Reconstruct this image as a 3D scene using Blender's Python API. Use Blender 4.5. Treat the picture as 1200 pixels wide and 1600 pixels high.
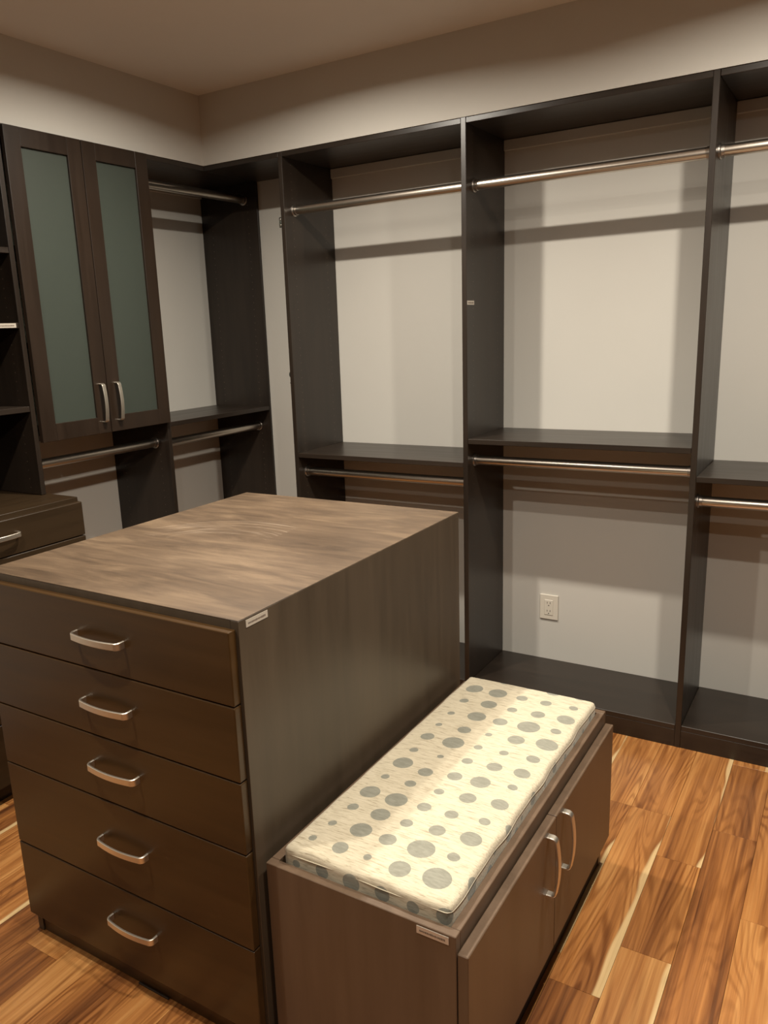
import bpy, bmesh, math, random
from mathutils import Matrix, Vector

# ------------------------------------------------------------------ scene reset
for o in list(bpy.data.objects):
    bpy.data.objects.remove(o, do_unlink=True)
scene = bpy.context.scene
COL = scene.collection
random.seed(7)

# ------------------------------------------------------------------ camera
CX, CY, CZ = 2.85598, -3.19343, 1.52186
YAW, PITCH, ROLL, FPX = 0.56945, 0.23509, -0.04087, 1250.70
cam_d = bpy.data.cameras.new('camera')
cam = bpy.data.objects.new('camera', cam_d)
COL.objects.link(cam)
fw = Vector((-math.sin(YAW) * math.cos(PITCH), math.cos(YAW) * math.cos(PITCH), -math.sin(PITCH)))
ri = Vector((math.cos(YAW), math.sin(YAW), 0))
up = ri.cross(fw)
rr = ri * math.cos(ROLL) + up * math.sin(ROLL)
uu = -ri * math.sin(ROLL) + up * math.cos(ROLL)
m = Matrix((rr, uu, -fw)).transposed().to_4x4()
m.translation = (CX, CY, CZ)
cam.matrix_world = m
cam_d.sensor_fit = 'AUTO'
cam_d.sensor_width = 36.0
cam_d.lens = FPX * 36.0 / 1600.0
cam_d.shift_x = 48.175 / 1600.0
cam_d.shift_y = 13.928 / 1600.0
cam_d.clip_start = 0.02
scene.camera = cam

# ------------------------------------------------------------------ world, exposure, lamp strength
world = bpy.data.worlds.new('world')
scene.world = world
world.use_nodes = True
world.node_tree.nodes['Background'].inputs[0].default_value = (0.9, 0.85, 0.8, 1)
world.node_tree.nodes['Background'].inputs[1].default_value = 0.0
scene.view_settings.view_transform = 'Standard'
scene.view_settings.look = 'None'
scene.view_settings.gamma = 1.0
scene.view_settings.use_curve_mapping = False
scene.view_settings.exposure = 0.0
LAMP_POWER = 21.0                       # watts of each downlight
LAMP_COLOR = (1.0, 0.92, 0.79)
LAMP_SPREAD = 166                       # beam of the recessed lamps, degrees
LAMP_SPOTS = [(1.22, -1.20), (2.72, -1.20), (1.32, -2.62), (2.65, -2.20), (2.62, -3.25)]

# ------------------------------------------------------------------ measures (metres)
D = 0.369          # depth of the back wall shelving
DL = 0.353         # depth of the left wall shelving
T = 0.0195
X1, X2, X3 = 0.7545, 1.566, 2.3917
X4 = X3 + 0.826
XR = 3.90          # right wall
YF = -4.20         # wall behind the camera
ZT = 2.2317        # top of the shelving
ZB = 0.0867        # top of the base shelf
H = 2.51           # ceiling
BACKP = 0.0

# ------------------------------------------------------------------ material helpers
MATS = {}


class NT:
    def __init__(self, name):
        self.m = bpy.data.materials.new(name)
        self.m.use_nodes = True
        self.t = self.m.node_tree
        self.b = self.t.nodes['Principled BSDF']
        self.out = self.t.nodes['Material Output']
        MATS[name] = self.m

    def n(self, typ, **kw):
        nd = self.t.nodes.new(typ)
        for k, v in kw.items():
            if k.startswith('i_'):
                key = k[2:]
                key = int(key) if key.isdigit() else key
                nd.inputs[key].default_value = v
            else:
                setattr(nd, k, v)
        return nd

    def l(self, a, b):
        self.t.links.new(a, b)

    def math(self, op, a, b=None, c=None, clamp=False):
        nd = self.t.nodes.new('ShaderNodeMath')
        nd.operation = op
        nd.use_clamp = clamp
        for i, v in enumerate((a, b, c)):
            if v is None:
                continue
            if isinstance(v, (int, float)):
                nd.inputs[i].default_value = v
            else:
                self.l(v, nd.inputs[i])
        return nd.outputs[0]

    def ramp(self, fac, stops, interp='LINEAR'):
        nd = self.t.nodes.new('ShaderNodeValToRGB')
        cr = nd.color_ramp
        cr.interpolation = interp
        while len(cr.elements) < len(stops):
            cr.elements.new(0.5)
        for e, (p, c) in zip(cr.elements, stops):
            e.position = p
            e.color = (*c, 1) if len(c) == 3 else c
        self.l(fac, nd.inputs[0])
        return nd.outputs[0]

    def mix(self, fac, a, b, blend='MIX'):
        nd = self.t.nodes.new('ShaderNodeMix')
        nd.data_type = 'RGBA'
        nd.blend_type = blend
        for s, v in ((nd.inputs[0], fac), (nd.inputs[6], a), (nd.inputs[7], b)):
            if isinstance(v, (int, float)):
                s.default_value = v
            elif isinstance(v, tuple):
                s.default_value = (*v, 1) if len(v) == 3 else v
            else:
                self.l(v, s)
        return nd.outputs[2]

    def coords(self, which='Object'):
        return self.n('ShaderNodeTexCoord').outputs[which]

    def mapping(self, vec, scale=(1, 1, 1), loc=(0, 0, 0), rot=(0, 0, 0)):
        nd = self.n('ShaderNodeMapping')
        nd.inputs['Scale'].default_value = scale
        nd.inputs['Location'].default_value = loc
        nd.inputs['Rotation'].default_value = rot
        self.l(vec, nd.inputs['Vector'])
        return nd.outputs[0]

    def noise(self, vec, scale, detail=4, rough=0.55, dist=0.0):
        nd = self.n('ShaderNodeTexNoise')
        nd.inputs['Scale'].default_value = scale
        nd.inputs['Detail'].default_value = detail
        nd.inputs['Roughness'].default_value = rough
        nd.inputs['Distortion'].default_value = dist
        self.l(vec, nd.inputs['Vector'])
        return nd.outputs[0]

    def bump(self, h, strength, dist=0.001):
        nd = self.n('ShaderNodeBump')
        nd.inputs['Strength'].default_value = strength
        nd.inputs['Distance'].default_value = dist
        self.l(h, nd.inputs['Height'])
        self.l(nd.outputs[0], self.b.inputs['Normal'])

    def base(self, v):
        if isinstance(v, tuple):
            self.b.inputs['Base Color'].default_value = (*v, 1)
        else:
            self.l(v, self.b.inputs['Base Color'])

    def rough(self, v):
        if isinstance(v, (int, float)):
            self.b.inputs['Roughness'].default_value = v
        else:
            self.l(v, self.b.inputs['Roughness'])


def plain(name, col, rough=0.5, metal=0.0):
    t = NT(name)
    t.base(col)
    t.rough(rough)
    t.b.inputs['Metallic'].default_value = metal
    return t.m


def paint(name, col, rough=0.75):
    t = NT(name)
    c = t.coords('Object')
    f = t.noise(c, 2.2, 3)
    t.base(t.mix(f, tuple(x * 0.95 for x in col), tuple(min(1, x * 1.04) for x in col)))
    t.rough(rough)
    t.bump(t.noise(c, 420, 2), 0.08, 0.0006)
    return t.m


def dark_wood(name, stretch, lo, hi, rough=0.34, holes=None):
    """Dark stained woodgrain laminate; stretch is the mapping scale (small along the grain)."""
    t = NT(name)
    g = t.coords('Object')
    oi = t.n('ShaderNodeObjectInfo').outputs['Random']
    add = t.n('ShaderNodeVectorMath', operation='ADD')
    t.l(g, add.inputs[0])
    cmb = t.n('ShaderNodeCombineXYZ')
    off = t.math('MULTIPLY', oi, 40.0)
    for i in range(3):
        t.l(off, cmb.inputs[i])
    t.l(cmb.outputs[0], add.inputs[1])
    v = t.mapping(add.outputs[0], scale=stretch)
    f1 = t.noise(v, 1.0, 6, 0.62, 0.4)
    f2 = t.noise(t.mapping(add.outputs[0], scale=tuple(s * 0.25 for s in stretch)), 1.0, 3, 0.5, 0.8)
    f = t.math('ADD', t.math('MULTIPLY', f1, 0.6), t.math('MULTIPLY', f2, 0.4))
    col = t.ramp(f, [(0.3, lo), (0.72, hi)])
    if holes:
        # shelf pin holes drilled in two rows, 32 mm apart
        ax, cols, face = holes
        sep = t.n('ShaderNodeSeparateXYZ')
        t.l(g, sep.inputs[0])
        comp = {'x': 0, 'y': 1, 'z': 2}
        zc = t.math('SUBTRACT', t.math('FRACT', t.math('MULTIPLY', sep.outputs[2], 1 / 0.032)), 0.5)
        zc = t.math('MULTIPLY', zc, 0.032)
        mask = None
        for cpos in cols:
            dc = t.math('SUBTRACT', sep.outputs[comp[ax]], cpos)
            r = t.math('SQRT', t.math('ADD', t.math('MULTIPLY', dc, dc), t.math('MULTIPLY', zc, zc)))
            mk = t.math('LESS_THAN', r, 0.0019)
            mask = mk if mask is None else t.math('MAXIMUM', mask, mk)
        col = t.mix(t.math('MULTIPLY', mask, 0.75), col, (0.16, 0.12, 0.09))
    t.base(col)
    t.rough(t.math('ADD', t.math('MULTIPLY', f1, 0.16), rough - 0.08))
    t.b.inputs['Specular IOR Level'].default_value = 0.5
    t.bump(f1, 0.06, 0.0006)
    return t.m


WALL = paint('wall_paint', (0.60, 0.575, 0.525))
SOFFIT = WALL
CEIL = paint('ceiling_paint', (0.76, 0.74, 0.70))
LO, HI = (0.0145, 0.0098, 0.007), (0.034, 0.0235, 0.0165)
WOOD_V = dark_wood('dark_wood_vertical', (26, 26, 2.2), LO, HI)
WOOD_X = dark_wood('dark_wood_along_x', (2.2, 30, 30), LO, HI)
WOOD_Y = dark_wood('dark_wood_along_y', (30, 2.2, 30), LO, HI)
PANEL_BACK = dark_wood('dark_panel_back', (26, 26, 2.2), LO, HI, holes=('y', (-0.125, 0.115), 'x'))
PANEL_LEFT = dark_wood('dark_panel_left', (26, 26, 2.2), LO, HI, holes=('x', (-0.11, 0.118), 'y'))
DOOR_WOOD = dark_wood('door_wood', (24, 24, 2.0), (0.015, 0.0085, 0.005), (0.032, 0.019, 0.0115))
DRAWER_WOOD = dark_wood('drawer_wood', (2.0, 24, 24), (0.032, 0.0150, 0.0042), (0.070, 0.0345, 0.0100), 0.33)
DRAWER_WOOD_Y_SHADED = dark_wood('drawer_wood_left_shaded', (24, 2.0, 24), (0.021, 0.012, 0.0055), (0.046, 0.027, 0.012), 0.36)  # drawer wood darkened: the dimmer left side is put into the colour
ISLAND_SIDE = dark_wood('island_side_wood', (24, 24, 2.0), (0.050, 0.035, 0.022), (0.090, 0.064, 0.041), 0.38)
BENCH_WOOD_HAZED = dark_wood('bench_wood_hazed', (24, 24, 2.0), (0.100, 0.064, 0.040), (0.165, 0.107, 0.068), 0.40)  # bench wood lightened: haze and floor reflection put into the colour
BLACK = plain('dark_gap', (0.006, 0.005, 0.004), 0.7)
NICKEL = NT('brushed_nickel')
NICKEL.base((0.80, 0.74, 0.64))
NICKEL.rough(0.40)
NICKEL.b.inputs['Metallic'].default_value = 1.0
NICKEL.bump(NICKEL.noise(NICKEL.mapping(NICKEL.coords(), (40, 900, 900)), 1.0, 2), 0.05, 0.0003)
NICKEL = NICKEL.m
ROD = plain('satin_rod', (0.62, 0.56, 0.49), 0.30, 1.0)
FLANGE = plain('rod_flange', (0.42, 0.38, 0.34), 0.36, 1.0)
STEEL = plain('hinge_steel', (0.55, 0.54, 0.50), 0.22, 1.0)
RUBBER = plain('dark_rubber', (0.03, 0.035, 0.03), 0.5)
PLATE = plain('silver_label', (0.62, 0.56, 0.48), 0.42, 0.35)
INK = plain('label_ink', (0.17, 0.13, 0.10), 0.6)
OUTLET = plain('outlet_plastic', (0.68, 0.63, 0.54), 0.35)
SLOT = plain('outlet_slot', (0.03, 0.025, 0.02), 0.6)
TRIM_WHITE = plain('lamp_trim', (0.85, 0.84, 0.82), 0.4)

# frosted glass
t = NT('frosted_glass')
t.base((0.17, 0.205, 0.170))
t.rough(0.42)
t.b.inputs['Transmission Weight'].default_value = 0.75
t.b.inputs['IOR'].default_value = 1.45
GLASS = t.m

# lamp lens
t = NT('lamp_lens')
t.base((1, 1, 1))
t.b.inputs['Emission Color'].default_value = (*LAMP_COLOR, 1)
t.b.inputs['Emission Strength'].default_value = 30.0
LENS = t.m

# acacia planks
t = NT('acacia_plank')
oc = t.coords('Object')
rnd = t.n('ShaderNodeObjectInfo').outputs['Random']
r2 = t.math('FRACT', t.math('MULTIPLY', rnd, 17.31))
r3 = t.math('FRACT', t.math('MULTIPLY', rnd, 91.77))
cmb = t.n('ShaderNodeCombineXYZ')
t.l(t.math('MULTIPLY', rnd, 50), cmb.inputs[0])
t.l(t.math('MULTIPLY', r2, 70), cmb.inputs[1])
t.l(t.math('MULTIPLY', r3, 30), cmb.inputs[2])
va = t.n('ShaderNodeVectorMath', operation='ADD')
t.l(oc, va.inputs[0])
t.l(cmb.outputs[0], va.inputs[1])
v = va.outputs[0]
warp = t.noise(t.mapping(v, (7, 1.1, 7)), 1.0, 2, 0.5, 0.3)
big = t.noise(t.mapping(v, (11, 1.15, 11)), 1.0, 1, 0.4, 0.5)
phase = t.math('ADD', t.math('MULTIPLY', big, 15.0), t.math('MULTIPLY', warp, 3.0))
rings = t.math('ADD', t.math('MULTIPLY', t.math('SINE', t.math('MULTIPLY', phase, 6.283)), 0.5), 0.5)
streak = t.noise(t.mapping(v, (38, 0.9, 20)), 1.0, 4, 0.6, 0.5)
fine = t.noise(t.mapping(v, (210, 5, 60)), 1.0, 5, 0.6, 0.2)
tone = t.math('ADD', t.math('MULTIPLY', r2, 0.36), t.math('ADD', t.math('MULTIPLY', warp, 0.42), t.math('MULTIPLY', streak, 0.46)))
tone = t.math('SUBTRACT', t.math('ADD', tone, t.math('MULTIPLY', t.math('SUBTRACT', streak, 0.5), 0.45)), 0.11)
base_c = t.ramp(tone, [(0.24, (0.115, 0.042, 0.016)), (0.40, (0.29, 0.112, 0.034)), (0.56, (0.48, 0.205, 0.060)), (0.80, (0.68, 0.35, 0.12))])
dark_c = t.mix(1.0, base_c, (0.48, 0.38, 0.31), 'MULTIPLY')
amt = t.math('MULTIPLY', t.math('SUBTRACT', t.noise(t.mapping(v, (8, 1.6, 8)), 1.0, 2), 0.34), 3.4, clamp=True)
lines = t.math('MULTIPLY', t.ramp(rings, [(0.45, (0, 0, 0)), (1.0, (1, 1, 1))]), amt)
c1 = t.mix(t.math('MULTIPLY', lines, 0.8), base_c, dark_c)
c2 = t.mix(t.ramp(fine, [(0.3, (0, 0, 0)), (0.62, (1, 1, 1))]), t.mix(1.0, c1, (0.78, 0.72, 0.66), 'MULTIPLY'), c1)
# pale sapwood along one edge of some boards
sep = t.n('ShaderNodeSeparateXYZ')
t.l(oc, sep.inputs[0])
edge = t.math('ADD', sep.outputs[0], t.math('MULTIPLY', t.math('SUBTRACT', t.noise(t.mapping(v, (2, 2.2, 2)), 1.0, 2), 0.5), 0.10))
thr = t.math('ADD', t.math('MULTIPLY', r3, 0.10), 0.032)
sap = t.math('MULTIPLY', t.math('SUBTRACT', edge, thr), 160.0, clamp=True)
sap = t.math('MULTIPLY', sap, 0.85)
c3 = t.mix(sap, c2, t.mix(fine, (0.62, 0.40, 0.17), (0.86, 0.66, 0.36)))
t.base(c3)
t.rough(t.math('ADD', t.math('MULTIPLY', fine, 0.12), 0.24))
t.b.inputs['Coat Weight'].default_value = 0.25
t.b.inputs['Coat Roughness'].default_value = 0.18
t.bump(fine, 0.10, 0.0006)
PLANK = t.m

# worn island top
t = NT('worn_island_top')
oc = t.coords('Object')
g1 = t.noise(t.mapping(oc, (3.2, 17, 8)), 1.0, 7, 0.66, 1.1)
g2 = t.noise(t.mapping(oc, (1.4, 3.2, 4)), 1.3, 4, 0.55, 0.6)
g3 = t.noise(t.mapping(oc, (6, 90, 20)), 1.0, 3, 0.6)
f = t.math('ADD', t.math('ADD', t.math('MULTIPLY', g1, 0.5), t.math('MULTIPLY', g2, 0.38)), t.math('MULTIPLY', g3, 0.12))
col = t.ramp(f, [(0.36, (0.060, 0.038, 0.023)), (0.5, (0.118, 0.077, 0.046)), (0.64, (0.205, 0.140, 0.084))])
# scuffed arcs from something turned round on the top
sep = t.n('ShaderNodeSeparateXYZ')
t.l(oc, sep.inputs[0])
dx = t.math('SUBTRACT', sep.outputs[0], -0.02)
dy = t.math('SUBTRACT', sep.outputs[1], -0.16)
rad = t.math('SQRT', t.math('ADD', t.math('MULTIPLY', dx, dx), t.math('MULTIPLY', dy, dy)))
arcv = t.n('ShaderNodeCombineXYZ')
t.l(t.math('MULTIPLY', rad, 130), arcv.inputs[0])
t.l(t.math('MULTIPLY', t.math('ARCTAN2', dy, dx), 1.5), arcv.inputs[1])
an = t.noise(arcv.outputs[0], 1.0, 3, 0.6)
band = t.math('MULTIPLY', t.math('LESS_THAN', t.math('ABSOLUTE', t.math('SUBTRACT', rad, 0.26)), 0.07),
              t.math('MULTIPLY', t.math('GREATER_THAN', dy, 0.08), t.math('LESS_THAN', dx, 0.09)))
arc = t.math('MULTIPLY', t.math('MULTIPLY', t.math('SUBTRACT', an, 0.52), 5.0, clamp=True), band)
col = t.mix(t.math('MULTIPLY', arc, 0.42), col, (0.50, 0.40, 0.30))
t.base(col)
t.rough(t.math('ADD', t.math('MULTIPLY', g2, 0.25), 0.34))
t.bump(g3, 0.07, 0.0006)
ISLAND_TOP = t.m

# cushion fabric: cream slub weave with woven grey dots (signed distance stored on the mesh)
t = NT('dotted_fabric')
oc = t.coords('Object')
s1 = t.noise(t.mapping(oc, (34, 260, 260)), 1.0, 4, 0.65, 0.5)
s2 = t.noise(t.mapping(oc, (700, 700, 700)), 1.0, 2)
cream = t.ramp(s1, [(0.30, (0.34, 0.28, 0.19)), (0.46, (0.56, 0.49, 0.355)), (0.7, (0.66, 0.59, 0.45))])
att = t.n('ShaderNodeAttribute', attribute_name='dot')
dist = t.math('ADD', att.outputs['Fac'], t.math('MULTIPLY', t.math('SUBTRACT', s2, 0.5), 0.0016))
dm = t.math('MULTIPLY', dist, -2500.0, clamp=True)
worn = t.ramp(t.noise(t.mapping(oc, (60, 200, 200)), 1.0, 4, 0.6), [(0.36, (0.225, 0.22, 0.175)), (0.78, (0.32, 0.315, 0.255))])
t.base(t.mix(dm, cream, worn))
t.rough(0.85)
t.b.inputs['Sheen Weight'].default_value = 0.2
t.bump(t.math('ADD', s1, t.math('MULTIPLY', s2, 0.6)), 0.35, 0.0012)
FABRIC = t.m
PIPING = plain('piping_fabric', (0.56, 0.50, 0.38), 0.85)


# ------------------------------------------------------------------ object helpers
def link(name, me, mat, parent=None, loc=(0, 0, 0)):
    o = bpy.data.objects.new(name, me)
    COL.objects.link(o)
    if mat is not None and not me.materials:
        me.materials.append(mat)
    if parent is not None:
        o.parent = parent
        P = Vector((0, 0, 0))
        p = parent
        while p is not None:
            P += Vector(p.location)
            p = p.parent
        o.location = Vector(loc) - P
    else:
        o.location = loc
    return o


def tag(o, label=None, cat=None, group=None, kind=None):
    if label:
        o['label'] = label
    if cat:
        o['category'] = cat
    if group:
        o['group'] = group
    if kind:
        o['kind'] = kind
    return o


def thing(name, loc, label, cat, group=None):
    o = bpy.data.objects.new(name, None)
    COL.objects.link(o)
    o.location = loc
    o.empty_display_size = 0.05
    return tag(o, label, cat, group)


def bm_mesh(name, bm, smooth=False):
    me = bpy.data.meshes.new(name)
    bm.normal_update()
    bm.to_mesh(me)
    bm.free()
    if smooth:
        for p in me.polygons:
            p.use_smooth = True
    return me


def add_box(bm, x0, x1, y0, y1, z0, z1):
    vs = [bm.verts.new((x, y, z)) for x in (x0, x1) for y in (y0, y1) for z in (z0, z1)]
    for f in ((0, 1, 3, 2), (4, 6, 7, 5), (0, 4, 5, 1), (2, 3, 7, 6), (0, 2, 6, 4), (1, 5, 7, 3)):
        bm.faces.new([vs[i] for i in f])
    return vs


def box(name, x0, x1, y0, y1, z0, z1, mat, parent=None, bevel=0.0012, seg=1):
    """A box given in world coordinates, its mesh centred on itself."""
    c = ((x0 + x1) / 2, (y0 + y1) / 2, (z0 + z1) / 2)
    hx, hy, hz = abs(x1 - x0) / 2, abs(y1 - y0) / 2, abs(z1 - z0) / 2
    bm = bmesh.new()
    add_box(bm, -hx, hx, -hy, hy, -hz, hz)
    if bevel:
        b = min(bevel, 0.45 * min(2 * hx, 2 * hy, 2 * hz))
        bmesh.ops.bevel(bm, geom=list(bm.edges), offset=b, segments=seg, affect='EDGES', profile=0.5)
    return link(name, bm_mesh(name, bm), mat, parent, c)


def revolve(bm, prof, axis, n=24, cap=True):
    """prof: list of (radius, along); axis 'x','y','z'."""
    rings = []
    for r, a in prof:
        ring = []
        for i in range(n):
            th = 2 * math.pi * i / n
            u, v = r * math.cos(th), r * math.sin(th)
            p = {'x': (a, u, v), 'y': (u, a, v), 'z': (u, v, a)}[axis]
            ring.append(bm.verts.new(p))
        rings.append(ring)
    for A, B in zip(rings, rings[1:]):
        for i in range(n):
            bm.faces.new((A[i], A[(i + 1) % n], B[(i + 1) % n], B[i]))
    if cap:
        bm.faces.new(rings[0][::-1])
        bm.faces.new(rings[-1])
    bmesh.ops.recalc_face_normals(bm, faces=bm.faces)


def smooth_by_angle(me, ang=0.6):
    bm = bmesh.new()
    bm.from_mesh(me)
    for e in bm.edges:
        if len(e.link_faces) == 2 and e.calc_face_angle(0) > ang:
            e.smooth = False
    for f in bm.faces:
        f.smooth = True
    bm.to_mesh(me)
    bm.free()


def handle_mesh(L, proud, width, thick):
    """Flat bow pull: length along local X, sticks out along local -Y, width along local Z."""
    h = L / 2
    r = 0.013
    base = proud - 0.006
    pts = [(-h, 0.0), (-h, base - r)]
    for k in range(1, 6):
        a = math.pi / 2 * k / 6
        pts.append((-h + r - r * math.cos(a), base - r + r * math.sin(a)))
    n = 10
    for k in range(n + 1):
        s = -1 + 2 * k / n
        pts.append((s * (h - r), base + 0.006 * (1 - s * s)))
    pts += [(-x, y) for x, y in pts[:7][::-1]]
    bm = bmesh.new()
    rings = []
    for i, (x, p) in enumerate(pts):
        a = pts[max(0, i - 1)]
        b = pts[min(len(pts) - 1, i + 1)]
        tx, tp = b[0] - a[0], b[1] - a[1]
        ln = math.hypot(tx, tp)
        nx, np_ = -tp / ln, tx / ln      # outward normal
        w = width * (1.0 - 0.12 * math.sin(math.pi * i / (len(pts) - 1)))
        ring = []
        c = 0.0014
        for (o, z) in ((0, -w / 2 + c), (c, -w / 2), (thick - c, -w / 2), (thick, -w / 2 + c), (thick, w / 2 - c), (thick - c, w / 2), (c, w / 2), (0, w / 2 - c)):
            ring.append(bm.verts.new((x - nx * (thick - o), -(p - np_ * (thick - o)), z)))
        rings.append(ring)
    for A, B in zip(rings, rings[1:]):
        for i in range(8):
            bm.faces.new((A[i], A[(i + 1) % 8], B[(i + 1) % 8], B[i]))
    bm.faces.new(rings[0][::-1])
    bm.faces.new(rings[-1])
    bmesh.ops.recalc_face_normals(bm, faces=bm.faces)
    me = bm_mesh('handle', bm)
    smooth_by_angle(me, 0.5)
    me.materials.append(NICKEL)
    return me


HANDLE = handle_mesh(0.150, 0.029, 0.0175, 0.0055)


def put_handle(parent, loc, rot):
    o = link('handle', HANDLE, None, parent, loc)
    o.rotation_euler = rot
    return o


def label_plate(parent, c, u, w, nrm, length, height):
    """Small silver label with a line of fine print. c centre, u along, w up, nrm outwards (unit vectors)."""
    u, w, nrm = Vector(u), Vector(w), Vector(nrm)

    def slab(name, s0, s1, t0, t1, d0, d1, mat, par):
        bm = bmesh.new()
        vs = []
        for s in (s0, s1):
            for tt in (t0, t1):
                for d in (d0, d1):
                    vs.append(bm.verts.new(u * s + w * tt + nrm * d))
        for f in ((0, 1, 3, 2), (4, 6, 7, 5), (0, 4, 5, 1), (2, 3, 7, 6), (0, 2, 6, 4), (1, 5, 7, 3)):
            bm.faces.new([vs[i] for i in f])
        bmesh.ops.recalc_face_normals(bm, faces=bm.faces)
        return link(name, bm_mesh(name, bm), mat, par, c)
    pl = slab('label_plate', -length / 2, length / 2, -height / 2, height / 2, 0.0, 0.0012, PLATE, parent)
    tag(pl, 'small silver label with a line of dark fine print')
    bm = bmesh.new()
    s = -length * 0.41
    rg = random.Random(3)
    while s < length * 0.40:
        ln = rg.uniform(0.012, 0.05) * length
        hh = height * rg.uniform(0.09, 0.15)
        vs = []
        for ss in (s, min(s + ln, length * 0.42)):
            for tt in (-hh - 0.04 * height, hh - 0.04 * height):
                for d in (0.0011, 0.00145):
                    vs.append(bm.verts.new(u * ss + w * tt + nrm * d))
        for f in ((0, 1, 3, 2), (4, 6, 7, 5), (0, 4, 5, 1), (2, 3, 7, 6), (0, 2, 6, 4), (1, 5, 7, 3)):
            bm.faces.new([vs[i] for i in f])
        s += ln + 0.012 * length
    bmesh.ops.recalc_face_normals(bm, faces=bm.faces)
    o = link('fine_print', bm_mesh('fine_print', bm), INK, pl, c)
    return pl


# ------------------------------------------------------------------ room shell
def struct(o):
    o['kind'] = 'structure'
    return o


struct(box('wall_back', -0.12, XR + 0.12, 0.0, 0.12, -0.05, H + 0.1, WALL, bevel=0))
struct(box('wall_left', -0.12, 0.0, YF - 0.12, 0.0, -0.05, H + 0.1, WALL, bevel=0))
struct(box('wall_right', XR, XR + 0.12, YF - 0.12, 0.0, -0.05, H + 0.1, WALL, bevel=0))
struct(box('wall_front', 0.0, XR, YF - 0.12, YF, -0.05, H + 0.1, WALL, bevel=0))
struct(box('ceiling', 0.0, XR, YF, 0.0, H, H + 0.1, CEIL, bevel=0))
# boxed-in soffits flush with the face of the shelving
struct(box('trim_1', DL + 0.001, XR, -D, 0.0, ZT + 0.0005, H, WALL, bevel=0))
struct(box('trim_2', 0.0, DL + 0.001, YF, 0.0, ZT + 0.0005, H, WALL, bevel=0))

# unseen dark cladding added on two walls to cut the bounced light
struct(box('bounce_blocker_1', XR - 0.03, XR - 0.001, YF, -D - 0.01, 0.0, ZT, WOOD_V, bevel=0))
struct(box('bounce_blocker_2', DL, XR - 0.031, YF + 0.001, YF + 0.03, 0.0, ZT, WOOD_V, bevel=0))

# floor: subfloor with separate acacia planks
floor = struct(box('floor', 0.0, XR, YF, 0.0, -0.06, -0.0125, BLACK, bevel=0))
PW = 0.121
x = 2.470 - PW * 21
fixed = {21: [-0.293, -0.815, -1.62], 20: [-0.815, -1.53], 22: [-1.03, -1.435, -2.2], 23: [-0.40, -0.825, -1.75], 24: [-1.19, -2.0],
         11: [-0.9, -2.175, -2.9], 10: [-1.2, -2.60], 12: [-0.7, -1.5, -2.55], 9: [-1.65, -2.3]}
# row k covers [2.470 + (k-21)*PW - PW, ...]; row 21 ends at x = 2.470
rg = random.Random(12)
k = 0
while True:
    xa = 2.470 + (k - 22) * PW
    xb = xa + PW
    row = k - 0
    k += 1
    if xb <= 0.0:
        continue
    if xa >= XR:
        break
    xa, xb = max(xa, 0.0), min(xb, XR)
    if xb - xa < 0.01:
        continue
    kk = round((xb - 2.470) / PW) + 21
    cuts = fixed.get(kk)
    if cuts is None:
        cuts = []
        y = -rg.uniform(0.15, 0.9)
        while y > YF + 0.3:
            cuts.append(y)
            y -= rg.uniform(0.55, 1.1)
    else:
        cuts = list(cuts)
        y = cuts[-1] - rg.uniform(0.55, 1.0)
        while y > YF + 0.3:
            cuts.append(y)
            y -= rg.uniform(0.55, 1.1)
    ys = [0.0] + cuts + [YF]
    for ya, yb in zip(ys, ys[1:]):
        hx, hy = (xb - xa) / 2 - 0.0003, (ya - yb) / 2 - 0.0003
        bm = bmesh.new()
        lo = [bm.verts.new((sx * hx, sy * hy, -0.0125)) for sx, sy in ((-1, -1), (1, -1), (1, 1), (-1, 1))]
        mi = [bm.verts.new((sx * hx, sy * hy, -0.0006)) for sx, sy in ((-1, -1), (1, -1), (1, 1), (-1, 1))]
        tp = [bm.verts.new((sx * (hx - 0.0004), sy * (hy - 0.0004), 0)) for sx, sy in ((-1, -1), (1, -1), (1, 1), (-1, 1))]
        for i in range(4):
            j = (i + 1) % 4
            bm.faces.new((lo[i], lo[j], mi[j], mi[i]))
            bm.faces.new((mi[i], mi[j], tp[j], tp[i]))
        bm.faces.new(tp)
        link('plank', bm_mesh('plank', bm), PLANK, floor, ((xa + xb) / 2, (ya + yb) / 2, 0))

# ------------------------------------------------------------------ downlights
names = ['round white recessed downlight in ceiling by the corner of the two soffits',
         'round white recessed downlight in ceiling in front of the right shelving bay',
         'round white recessed downlight in ceiling above the front of the island on the cabinet side',
         'round white recessed downlight in ceiling above the open floor beside the bench',
         'round white recessed downlight in ceiling over the entrance end of the open floor']
for (lx, ly), lab in zip(LAMP_SPOTS, names):
    L = thing('recessed_downlight', (lx, ly, H), lab, 'ceiling light', 'ceiling downlights')
    bm = bmesh.new()
    revolve(bm, [(0.052, -0.001), (0.055, -0.010), (0.075, -0.008), (0.080, 0.0), (0.052, 0.0)], 'z', 40, cap=False)
    me = bm_mesh('trim_ring', bm)
    smooth_by_angle(me, 0.7)
    link('trim_ring', me, TRIM_WHITE, L, (lx, ly, H))
    bm = bmesh.new()
    revolve(bm, [(0.050, -0.0035), (0.050, -0.0005)], 'z', 40)
    link('lens', bm_mesh('lens', bm), LENS, L, (lx, ly, H))
    ld = bpy.data.lights.new('downlight_lamp', 'AREA')
    ld.shape = 'DISK'
    ld.size = 0.06
    ld.energy = LAMP_POWER * (1.35 if ly > -1.5 else 0.6 if ly < -3.0 else 1.0)
    ld.color = LAMP_COLOR
    ld.spread = math.radians(LAMP_SPREAD)
    lo_ = bpy.data.objects.new('downlight_lamp', ld)
    COL.objects.link(lo_)
    lo_.parent = L
    lo_.location = (0, 0, -0.0115)

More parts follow.
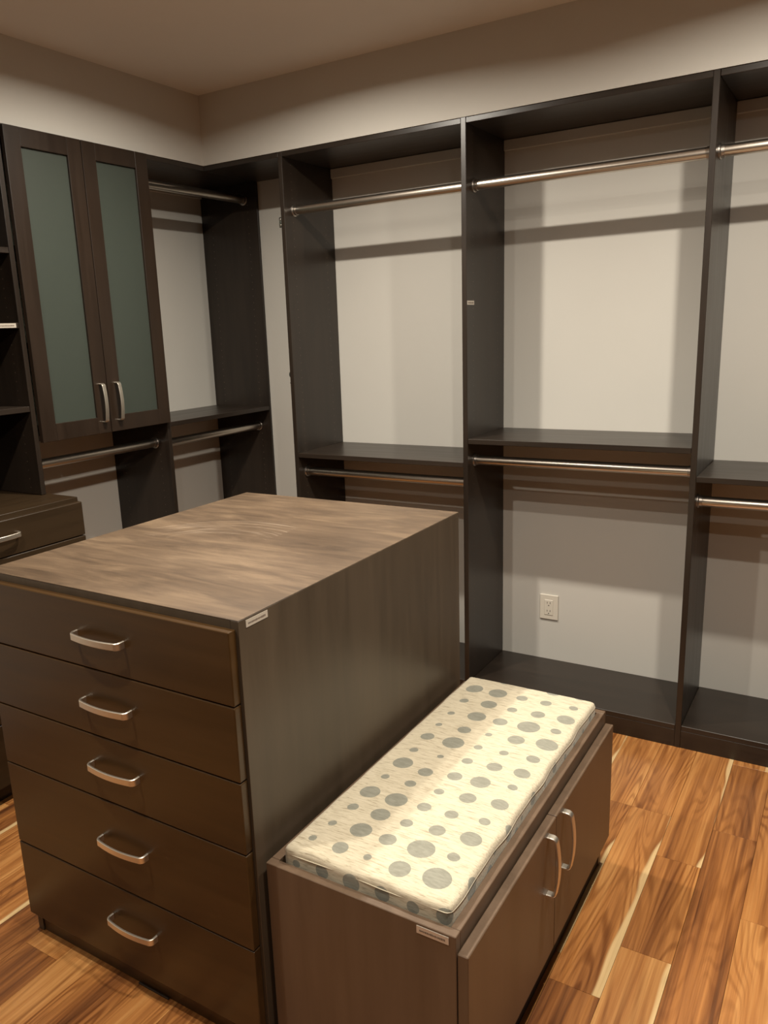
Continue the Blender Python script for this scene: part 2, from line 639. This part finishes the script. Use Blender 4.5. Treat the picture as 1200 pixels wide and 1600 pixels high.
# ------------------------------------------------------------------ shelving on the back wall
S = thing('closet_shelving', (X1, 0, 0), 'dark wood open closet shelving with tall panels along the wall with the power outlet', 'closet shelving')
EPS = 0.0006
for xp in (X1, X2, X3, X4):
    box('side_panel', xp, xp + T, -D, -0.001, 0.0, ZT, PANEL_BACK, S)
box('side_panel', XR - T - 0.001, XR - 0.001, -D, -0.001, 0.0, ZT, PANEL_BACK, S)
bays = [(X1 + T, X2, 1.000), (X2 + T, X3, 1.0927), (X3 + T, X4, 0.9975), (X4 + T, XR - T - 0.001, 1.0927)]
for xa, xb, zs in bays:
    xa, xb = xa + EPS, xb - EPS
    box('top_shelf', xa, xb, -D + 0.001, -0.001, ZT - T, ZT - 0.001, WOOD_X, S)
    box('shelf', xa, xb, -D + 0.001, -0.001, zs - T, zs, WOOD_X, S)
    box('base_shelf', xa, xb, -D + 0.001, -0.001, ZB - T, ZB, WOOD_X, S)
    box('plinth', xa, xb, -D + 0.0015, -D + 0.0195, 0.0, ZB - T - 0.0004, WOOD_X, S, bevel=0.0005)
    # painted hanging rail under the top shelf
    box('hanging_rail', xa, xb, -0.014, -0.001, ZT - T - 0.040, ZT - T - 0.0005, WALL, S, bevel=0.002)
# corner filler shelf towards the left wall
box('top_shelf', DL + 0.001, X1 - EPS, -D + 0.001, -0.001, ZT - T, ZT - 0.001, WOOD_X, S)
label_plate(S, (X2 + T, -0.335, 1.600), (0, 1, 0), (0, 0, 1), (1, 0, 0), 0.062, 0.015)
# hinge hardware left on the corner side of the first panel
hz = box('hinge', X1 - 0.014, X1 - 0.0003, -0.366, -0.325, 1.943, 1.984, STEEL, S, bevel=0.002)
tag(hz, 'small shiny steel hinge plate')
for dz in (-0.011, 0.011):
    bm = bmesh.new()
    revolve(bm, [(0.0042, 0.0), (0.0042, -0.0025), (0.002, -0.0035)], 'y', 14)
    link('screw', bm_mesh('screw', bm, True), STEEL, hz, (X1 - 0.0075, -0.366, 1.9635 + dz))
bm = bmesh.new()
revolve(bm, [(0.0165, 0.0), (0.0160, -0.004), (0.0140, -0.008), (0.0100, -0.011), (0.004, -0.0125)], 'x', 28)
me = bm_mesh('bumper', bm)
smooth_by_angle(me, 0.6)
tag(link('bumper', me, RUBBER, S, (X1, -0.350, 1.341)), 'dark round rubber bumper')
bm = bmesh.new()
revolve(bm, [(0.003, 0.0), (0.003, -0.006)], 'x', 10)
link('screw', bm_mesh('screw', bm), RUBBER, S, (X1, -0.36, 1.305))


# ------------------------------------------------------------------ rods
def rod(p0, p1, label):
    """Horizontal rod along x or y between two panel faces."""
    p0, p1 = Vector(p0), Vector(p1)
    ax = 'x' if abs(p1.x - p0.x) > abs(p1.y - p0.y) else 'y'
    Lh = (p1 - p0).length / 2
    c = (p0 + p1) / 2
    R = thing('closet_rod', c, label, 'rod', 'closet rods')
    bm = bmesh.new()
    revolve(bm, [(0.0182, -Lh + 0.004), (0.0182, Lh - 0.004)], ax, 32)
    me = bm_mesh('rod_tube', bm)
    smooth_by_angle(me)
    link('rod_tube', me, ROD, R, c)
    for s in (-1, 1):
        bm = bmesh.new()
        prof = [(0.0245, 0.0), (0.0245, 0.004), (0.0225, 0.006), (0.0205, 0.0065), (0.0200, 0.016), (0.0184, 0.0165)]
        revolve(bm, [(r, s * (Lh - a)) for r, a in prof], ax, 32)
        me = bm_mesh('rod_flange', bm)
        smooth_by_angle(me, 0.5)
        link('rod_flange', me, FLANGE, R, c)
    return R


YR = -0.300
for i, (xa, xb, zs) in enumerate(bays[:3]):
    nm = ['bay nearest the corner', 'power outlet bay', 'bay beyond the outlet'][i]
    rod((xa, YR, 2.013), (xb, YR, 2.013), 'satin nickel upper closet rod under the top shelf of the ' + nm)
    zz = [0.911, 1.003, 0.903][i]
    rod((xa, YR - 0.005, zz), (xb, YR - 0.005, zz), 'satin nickel lower closet rod under the mid shelf of the ' + nm)

# ------------------------------------------------------------------ outlet
OX, OZ = 1.7965, 0.3255
O = thing('power_outlet', (OX, 0, OZ), 'ivory double power outlet on the wall under the middle shelf', 'power outlet')
box('cover_plate', OX - 0.040, OX + 0.040, -0.007, -0.0003, OZ - 0.056, OZ + 0.056, OUTLET, O, bevel=0.004, seg=3)
so = box('socket_insert', OX - 0.019, OX + 0.019, -0.0092, -0.0065, OZ - 0.035, OZ + 0.033, OUTLET, O, bevel=0.0012)
for dz in (0.017, -0.019):
    for dx in (-0.0062, 0.0062):
        box('slot', OX + dx - 0.0011, OX + dx + 0.0011, -0.0095, -0.0088, OZ + dz - 0.001, OZ + dz + 0.007, SLOT, so, bevel=0)
    bm = bmesh.new()
    revolve(bm, [(0.0024, -0.0005), (0.0024, 0.0005)], 'y', 14)
    link('ground_hole', bm_mesh('ground_hole', bm), SLOT, so, (OX, -0.0092, OZ + dz - 0.0085))

# ------------------------------------------------------------------ shelving on the left wall (hanging bay in the corner)
YP = -0.7038                                           # partition between hanging bay and glass cabinet
YC = -1.362                                            # far side of the glass cabinet
B = thing('closet_shelving', (0, -0.36, 0), 'dark wood hanging section with one shelf between the glass cabinet and the corner', 'closet shelving')
box('side_panel', 0.001, DL, -0.0135, -0.0005, 0.0, ZT - T - 0.0005, PANEL_LEFT, B)
box('side_panel', 0.001, DL, YP - T, YP, 0.0, ZT - T - 0.0005, PANEL_LEFT, B)
box('top_shelf', 0.001, DL, YP - T, -0.0005, ZT - T, ZT - 0.001, WOOD_Y, B)
box('shelf', 0.001, DL - 0.002, YP + EPS, -0.0142, 1.165 - T, 1.165, WOOD_Y, B)
box('hanging_rail', 0.001, 0.014, YP + EPS, -0.0142, ZT - T - 0.040, ZT - T - 0.0008, WALL, B, bevel=0.002)
rod((0.272, YP, 2.140), (0.272, -0.0135, 2.140), 'satin nickel upper closet rod beside the frosted glass cabinet')
rod((0.275, YP, 1.066), (0.275, -0.0135, 1.066), 'satin nickel lower closet rod under the corner shelf by the frosted glass cabinet')

# ------------------------------------------------------------------ glass cabinet
G = thing('glass_cabinet', (0, (YP + YC) / 2, 1.17), 'dark wood wall cabinet with two tall frosted glass doors', 'cabinet')
ya, yb = YC + 0.001, YP - T - 0.001
CB = 1.172
box('cabinet_floor', 0.001, DL, ya, yb, CB, CB + T, WOOD_Y, G)
box('cabinet_top', 0.001, DL, ya, yb, ZT - T, ZT - 0.001, WOOD_Y, G)
for zz in (1.50, 1.83):
    box('inner_shelf', 0.001, DL - 0.03, ya, yb, zz, zz + T, WOOD_Y, G)
YS = -1.043
DZ0, DZ1 = 1.167, ZT - 0.004
SW = 0.062
for (d0, d1, hy) in ((YC + 0.001, YS - 0.0015, YS - 0.034), (YS + 0.0015, YP - T - 0.001 + 0.0035, YS + 0.044)):
    bm = bmesh.new()
    cy, cz = (d0 + d1) / 2, (DZ0 + DZ1) / 2
    dr = box('door', DL + 0.0012, DL + 0.0202, d0, d0 + SW, DZ0, DZ1, DOOR_WOOD, G, bevel=0.0012)
    xm = DL + 0.0107
    box('door_stile', DL + 0.0012, DL + 0.0202, d1 - SW, d1, DZ0, DZ1, DOOR_WOOD, dr, bevel=0.0012)
    box('door_rail', DL + 0.0012, DL + 0.0199, d0 + SW, d1 - SW, DZ1 - SW, DZ1, DOOR_WOOD, dr, bevel=0.0012)
    box('door_rail', DL + 0.0012, DL + 0.0199, d0 + SW, d1 - SW, DZ0, DZ0 + SW, DOOR_WOOD, dr, bevel=0.0012)
    gp = box('glass_pane', DL + 0.006, DL + 0.0105, d0 + SW, d1 - SW, DZ0 + SW, DZ1 - SW, GLASS, dr, bevel=0)
    tag(gp, 'frosted greenish glass pane')
    put_handle(dr, (DL + 0.0200, hy, 1.283), (0, math.pi / 2, math.pi / 2))
rod((0.270, YC, 1.076), (0.270, YP - T, 1.076), 'satin nickel closet rod hung below the frosted glass cabinet')

# ------------------------------------------------------------------ drawer tower on the left wall
XD = 0.53
YW = -2.02
TW = thing('drawer_tower', (0, (YC + YW) / 2, 0), 'dark wood tower of open shelves over a deeper chest of drawers', 'cabinet')
box('side_panel', 0.001, DL, YC - T - 0.001, YC - 0.0012, 0.978, ZT - T - 0.0005, PANEL_LEFT, TW)
box('side_panel', 0.001, DL, YW, YW + T, 0.978, ZT - T - 0.0005, PANEL_LEFT, TW)
box('top_shelf', 0.001, DL, YW, YC - 0.001, ZT - T, ZT - 0.001, WOOD_Y, TW)
box('back_panel', 0.001, 0.008, YW + T, YC - T - 0.0015, 0.9785, ZT - T - 0.0005, WOOD_V, TW, bevel=0)
for zz in (1.839, 1.590, 1.300):
    sh = box('shelf', 0.009, DL - 0.002, YW + T + EPS, YC - T - 0.001 - EPS, zz - T, zz, WOOD_Y, TW)
    if zz == 1.590:
        label_plate(TW, (DL - 0.002, -1.432, zz - T / 2), (0, 1, 0), (0, 0, 1), (1, 0, 0), 0.075, 0.015)
YBR = -1.350
box('chest_top', 0.001, XD - 0.022, YW, YBR, 0.958, 0.977, DRAWER_WOOD_Y_SHADED, TW)
box('chest_side', 0.001, XD - 0.022, YBR - T, YBR, 0.0, 0.9575, WOOD_V, TW)
box('chest_side', 0.001, XD - 0.022, YW, YW + T, 0.0, 0.9575, WOOD_V, TW)
box('chest_back', 0.001, 0.010, YW + T + EPS, YBR - T - EPS, 0.0, 0.9575, WOOD_V, TW, bevel=0)
box('plinth', XD - 0.06, XD - 0.042, YW + T + EPS, YBR - T - EPS, 0.0, 0.06, WOOD_Y, TW)
zs = [0.962, 0.8385, 0.690, 0.500, 0.285, 0.063]
for z1, z0 in zip(zs, zs[1:]):
    dd = box('drawer', XD - 0.0215, XD, YW + 0.002, YBR - 0.001, z0 + 0.0035, z1, DRAWER_WOOD_Y_SHADED, TW, bevel=0.002)
    put_handle(dd, (XD - 0.0003, (YW + YBR) / 2 - 0.008, (z0 + z1) / 2 + 0.008), (0, 0, math.pi / 2))

# ------------------------------------------------------------------ island
IX0, IX1, IY0, IY1 = 1.1236, 1.9056, -2.123, -1.147
I = thing('closet_island', ((IX0 + IX1) / 2, (IY0 + IY1) / 2, 0), 'tall dark wood island with five drawers and a worn scratched top', 'island')
box('island_top', IX0, IX1, IY0, IY1, 0.9980, 1.0, ISLAND_TOP, I, bevel=0.0008)
box('top_board', IX0 + T + 0.0002, IX1 - T - 0.0002, IY0, IY1 - 0.0185, 1.0 - T, 0.9978, ISLAND_SIDE, I, bevel=0)
for xa, xb in ((IX0, IX0 + T), (IX1 - T, IX1)):
    box('side_panel', xa, xb, IY0, IY1, 0.0, 0.9979, ISLAND_SIDE, I, bevel=0.0006)
box('back_panel', IX0 + T + EPS, IX1 - T - EPS, IY1 - 0.018, IY1, 0.0, 1.0 - T - EPS, ISLAND_SIDE, I, bevel=0)
box('plinth', IX0 + T + EPS, IX1 - T - EPS, IY0 + 0.004, IY0 + 0.022, 0.0, 0.062, DRAWER_WOOD, I)
box('front_backing', IX0 + T + EPS, IX1 - T - EPS, IY0 + 0.006, IY0 + 0.020, 0.0625, 1.0 - T - EPS, BLACK, I, bevel=0)
zs = [0.982, 0.828, 0.6663, 0.5055, 0.280, 0.064]
hz = [0.918, 0.762, 0.606, 0.416, 0.203]
for z1, z0, zh in zip(zs, zs[1:], hz):
    dd = box('drawer', IX0 + 0.005, IX1 - 0.0065, IY0 - 0.0215, IY0 - 0.0005, z0 + 0.0032, z1, DRAWER_WOOD, I, bevel=0.0022, seg=2)
    put_handle(dd, (1.536, IY0 - 0.0212, zh - 0.012), (0, 0, 0))
# dark strip standing in for the shadow in the plinth's bottom cutout
box('plinth_gap_shade', 1.500, 1.600, IY0 - 0.002, IY0 + 0.003, 0.0, 0.005, WOOD_X, I, bevel=0.001)
label_plate(I, (IX1, -2.0685, 0.9865), (0, 1, 0), (0, 0, 1), (1, 0, 0), 0.066, 0.0145)

# ------------------------------------------------------------------ bench with doors
BX0, BX1, BY0, BY1, BH = 1.9165, 2.3386, -2.107, -1.141, 0.4763
N = thing('storage_bench', ((BX0 + BX1) / 2, (BY0 + BY1) / 2, 0), 'low dark wood storage bench with two doors beside the tall island', 'bench')
box('end_panel', BX0, BX1, BY0, BY0 + T, 0.0, BH, BENCH_WOOD_HAZED, N)
box('end_panel', BX0, BX1, BY1 - T, BY1, 0.0, BH, BENCH_WOOD_HAZED, N)
box('rim', BX0, BX0 + T, BY0 + T + EPS, BY1 - T - EPS, 0.0, BH, BENCH_WOOD_HAZED, N)
box('rim', BX1 - T, BX1 - 0.0005, BY0 + T + EPS, BY1 - T - EPS, 0.445 - T, BH - 0.0005, BENCH_WOOD_HAZED, N)
SEATZ = 0.446
box('seat_board', BX0 + T + EPS, BX1 - T - EPS, BY0 + T + EPS, BY1 - T - EPS, SEATZ - T, SEATZ, BENCH_WOOD_HAZED, N)
box('plinth', BX1 - 0.020, BX1 - 0.003, BY0 + T + EPS, BY1 - T - EPS, 0.0, 0.094, BLACK, N)
box('front_backing', BX1 - 0.018, BX1 - 0.004, BY0 + T + EPS, BY1 - T - EPS, 0.0945, 0.445 - T - EPS, BLACK, N, bevel=0)
GY = -1.625
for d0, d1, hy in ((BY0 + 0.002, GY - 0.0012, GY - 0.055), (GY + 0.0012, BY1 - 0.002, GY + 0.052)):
    dr = box('door', BX1 + 0.0012, BX1 + 0.0225, d0, d1, 0.096, 0.4415, BENCH_WOOD_HAZED, N, bevel=0.0015)
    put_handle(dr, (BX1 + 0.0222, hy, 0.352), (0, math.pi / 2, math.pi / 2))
label_plate(N, (2.293, BY0, 0.4635), (1, 0, 0), (0, 0, 1), (0, -1, 0), 0.064, 0.0155)

# ------------------------------------------------------------------ cushion
TOPD = [(1.986, -1.168, 0.0106), (2.055, -1.167, 0.0137), (1.999, -1.252, 0.0246), (2.069, -1.251, 0.0258), (2.131, -1.168, 0.0119), (2.201, -1.17, 0.0189), (2.275, -1.162, 0.0186), (2.004, -1.334, 0.0131), (2.073, -1.325, 0.0223), (2.139, -1.249, 0.0159), (2.206, -1.248, 0.0156), (2.279, -1.239, 0.0123), (2.004, -1.417, 0.0104), (2.072, -1.404, 0.0247), (2.14, -1.326, 0.0139), (2.209, -1.32, 0.019), (2.281, -1.311, 0.0232), (2.137, -1.403, 0.0194), (2.073, -1.485, 0.0177), (2.211, -1.395, 0.0291), (2.278, -1.382, 0.0138), (2.076, -1.557, 0.0275), (2.137, -1.479, 0.0094), (2.207, -1.472, 0.0214), (2.28, -1.456, 0.0272), (2.139, -1.549, 0.0113), (2.204, -1.545, 0.0118), (2.274, -1.537, 0.0164), (2.142, -1.62, 0.0137), (2.208, -1.614, 0.0188), (2.273, -1.608, 0.0195), (2.144, -1.694, 0.0178), (2.205, -1.689, 0.0234), (2.275, -1.672, 0.0116), (2.003, -1.489, 0.0094), (2.005, -1.558, 0.0179), (2.006, -1.633, 0.0115), (2.011, -1.698, 0.0246), (2.077, -1.631, 0.0087), (2.077, -1.71, 0.0181), (2.004, -1.77, 0.0105), (2.069, -1.769, 0.0136), (2.005, -1.84, 0.0235), (2.072, -1.84, 0.0254), (2.14, -1.767, 0.0121), (2.206, -1.76, 0.0194), (2.275, -1.747, 0.0195), (2.138, -1.835, 0.016), (2.201, -1.832, 0.0153), (2.271, -1.82, 0.0125), (2.069, -1.904, 0.0216), (2.132, -1.904, 0.014), (2.002, -1.907, 0.0131), (1.995, -1.977, 0.0099), (2.061, -1.97, 0.0236), (1.986, -2.037, 0.0092), (2.054, -2.038, 0.017), (2.125, -1.971, 0.0186), (2.117, -2.037, 0.0088), (2.199, -1.896, 0.0179), (2.27, -1.887, 0.0226), (2.198, -1.965, 0.0284), (2.264, -1.956, 0.0131), (2.189, -2.037, 0.0219), (2.263, -2.026, 0.0282)]
FRONTD = [(1.976, 0.479, 0.0090), (2.038, 0.483, 0.0155), (2.107, 0.485, 0.0190), (2.175, 0.485, 0.0165), (2.242, 0.484, 0.0136), (2.306, 0.488, 0.0175)]
RIGHTD = [(-1.991, 0.487, 0.022), (-1.904, 0.466, 0.015), (-1.805, 0.493, 0.017), (-1.875, 0.493, 0.007), (-1.759, 0.466, 0.012), (-1.656, 0.490, 0.015),
          (-1.681, 0.464, 0.010), (-1.726, 0.483, 0.006), (-1.831, 0.458, 0.008), (-1.58, 0.483, 0.007), (-1.508, 0.489, 0.013), (-1.43, 0.478, 0.008),
          (-1.386, 0.459, 0.012), (-1.36, 0.477, 0.007), (-1.309, 0.458, 0.010), (-1.218, 0.487, 0.012), (-1.175, 0.467, 0.011), (-1.279, 0.476, 0.006)]
KX0, KX1, KY0, KY1, KZ0, KZ1 = 1.945, 2.3175, -2.0835, -1.164, SEATZ + 0.0005, 0.5105
KR = 0.013


def cushion():
    cx, cy = (KX0 + KX1) / 2, (KY0 + KY1) / 2
    cz = (KZ0 + KZ1) / 2
    hx, hy, hz_ = (KX1 - KX0) / 2, (KY1 - KY0) / 2, (KZ1 - KZ0) / 2
    nx, ny, nz = 84, 208, 18
    vid, verts, faces = {}, [], []

    def vert(i, j, k):
        key = (i, j, k)
        if key in vid:
            return vid[key]
        x, y, z = -hx + 2 * hx * i / nx, -hy + 2 * hy * j / ny, -hz_ + 2 * hz_ * k / nz
        q = Vector((max(-hx + KR, min(hx - KR, x)), max(-hy + KR, min(hy - KR, y)), max(-hz_ + KR, min(hz_ - KR, z))))
        dv = Vector((x, y, z)) - q
        p = q + dv.normalized() * KR if dv.length > 1e-9 else q
        # soft stuffing: crown of the top, slightly wavy edges
        ex, ey = 1 - abs(p.x) / hx, 1 - abs(p.y) / hy
        if p.z > 0:
            p.z += 0.0055 * min(1, ex * 3.0) * min(1, ey * 8.0)
        wv = 0.0012 * math.sin(p.y * 31 + 1.0) + 0.0008 * math.sin(p.y * 57)
        if abs(x) > hx - 1e-6:
            p.x += wv * (1 - abs(z) / hz_ * 0.3)
        if abs(y) > hy - 1e-6:
            p.y += 0.0015 * math.sin(p.x * 40)
        vid[key] = len(verts)
        verts.append(tuple(p))
        return vid[key]

    def grid(fn, na, nb, flip):
        for a in range(na):
            for b in range(nb):
                q = [fn(a, b), fn(a + 1, b), fn(a + 1, b + 1), fn(a, b + 1)]
                faces.append(q[::-1] if flip else q)
    grid(lambda a, b: vert(a, b, nz), nx, ny, False)
    grid(lambda a, b: vert(a, b, 0), nx, ny, True)
    grid(lambda a, b: vert(a, 0, b), nx, nz, False)
    grid(lambda a, b: vert(a, ny, b), nx, nz, True)
    grid(lambda a, b: vert(0, a, b), ny, nz, True)
    grid(lambda a, b: vert(nx, a, b), ny, nz, False)
    me = bpy.data.meshes.new('cushion_cover')
    me.from_pydata(verts, [], faces)
    dots = [(x, y, KZ1 + 0.004, r) for x, y, r in TOPD]
    dots += [(x, KY0, z, r) for x, z, r in FRONTD]
    dots += [(KX1, y, z, r) for y, z, r in RIGHTD]
    at = me.attributes.new('dot', 'FLOAT', 'POINT')
    vals = []
    for x, y, z in verts:
        X, Y, Z = x + cx, y + cy, z + cz
        best = 0.02
        for a, b, c, r in dots:
            if abs(Y - b) > 0.05 or abs(X - a) > 0.05:
                continue
            dd = math.sqrt((X - a) ** 2 + (Y - b) ** 2 + (Z - c) ** 2) - r
            if dd < best:
                best = dd
        vals.append(best)
    at.data.foreach_set('value', vals)
    for p in me.polygons:
        p.use_smooth = True
    K = thing('seat_cushion', (cx, cy, KZ0), 'cream fabric seat cushion with grey woven dots lying in the bench', 'cushion')
    link('cushion_cover', me, FABRIC, K, (cx, cy, cz))
    # piping round the upper edge of the walls
    bm = bmesh.new()
    loop = []
    rx, ry, rc = hx - 0.0002, hy - 0.0002, KR
    for (sx, sy, a0) in ((1, 1, 0), (-1, 1, 90), (-1, -1, 180), (1, -1, 270)):
        for q in range(0, 91, 15):
            a = math.radians(a0 + q)
            loop.append((sx * (rx - rc) + rc * math.cos(a), sy * (ry - rc) + rc * math.sin(a)))
    dense = []
    for (a, b) in zip(loop, loop[1:] + loop[:1]):
        ln = math.hypot(b[0] - a[0], b[1] - a[1])
        nn = max(1, int(ln / 0.012))
        for q in range(nn):
            dense.append((a[0] + (b[0] - a[0]) * q / nn, a[1] + (b[1] - a[1]) * q / nn))
    rings = []
    M = len(dense)
    for i, (px, py) in enumerate(dense):
        ax_, ay_ = dense[i - 1]
        bx_, by_ = dense[(i + 1) % M]
        tx, ty = bx_ - ax_, by_ - ay_
        ln = math.hypot(tx, ty)
        n_x, n_y = ty / ln, -tx / ln
        w = 0.0012 * math.sin(py * 31 + 1.0) + 0.0008 * math.sin(py * 57)
        ox = w if abs(n_x) > 0.7 else 0
        zz = hz_ - KR - 0.001 + 0.0012 * math.sin(i * 0.35)
        rings.append([bm.verts.new((px + ox + n_x * 0.0011 * math.cos(t_), py + n_y * 0.0011 * math.cos(t_), zz + 0.0011 * math.sin(t_)))
                      for t_ in [2 * math.pi * q / 6 for q in range(6)]])
    for i in range(M):
        A, B_ = rings[i], rings[(i + 1) % M]
        for q in range(6):
            bm.faces.new((A[q], A[(q + 1) % 6], B_[(q + 1) % 6], B_[q]))
    bmesh.ops.recalc_face_normals(bm, faces=bm.faces)
    link('piping', bm_mesh('piping', bm, True), PIPING, K, (cx, cy, cz))


cushion()
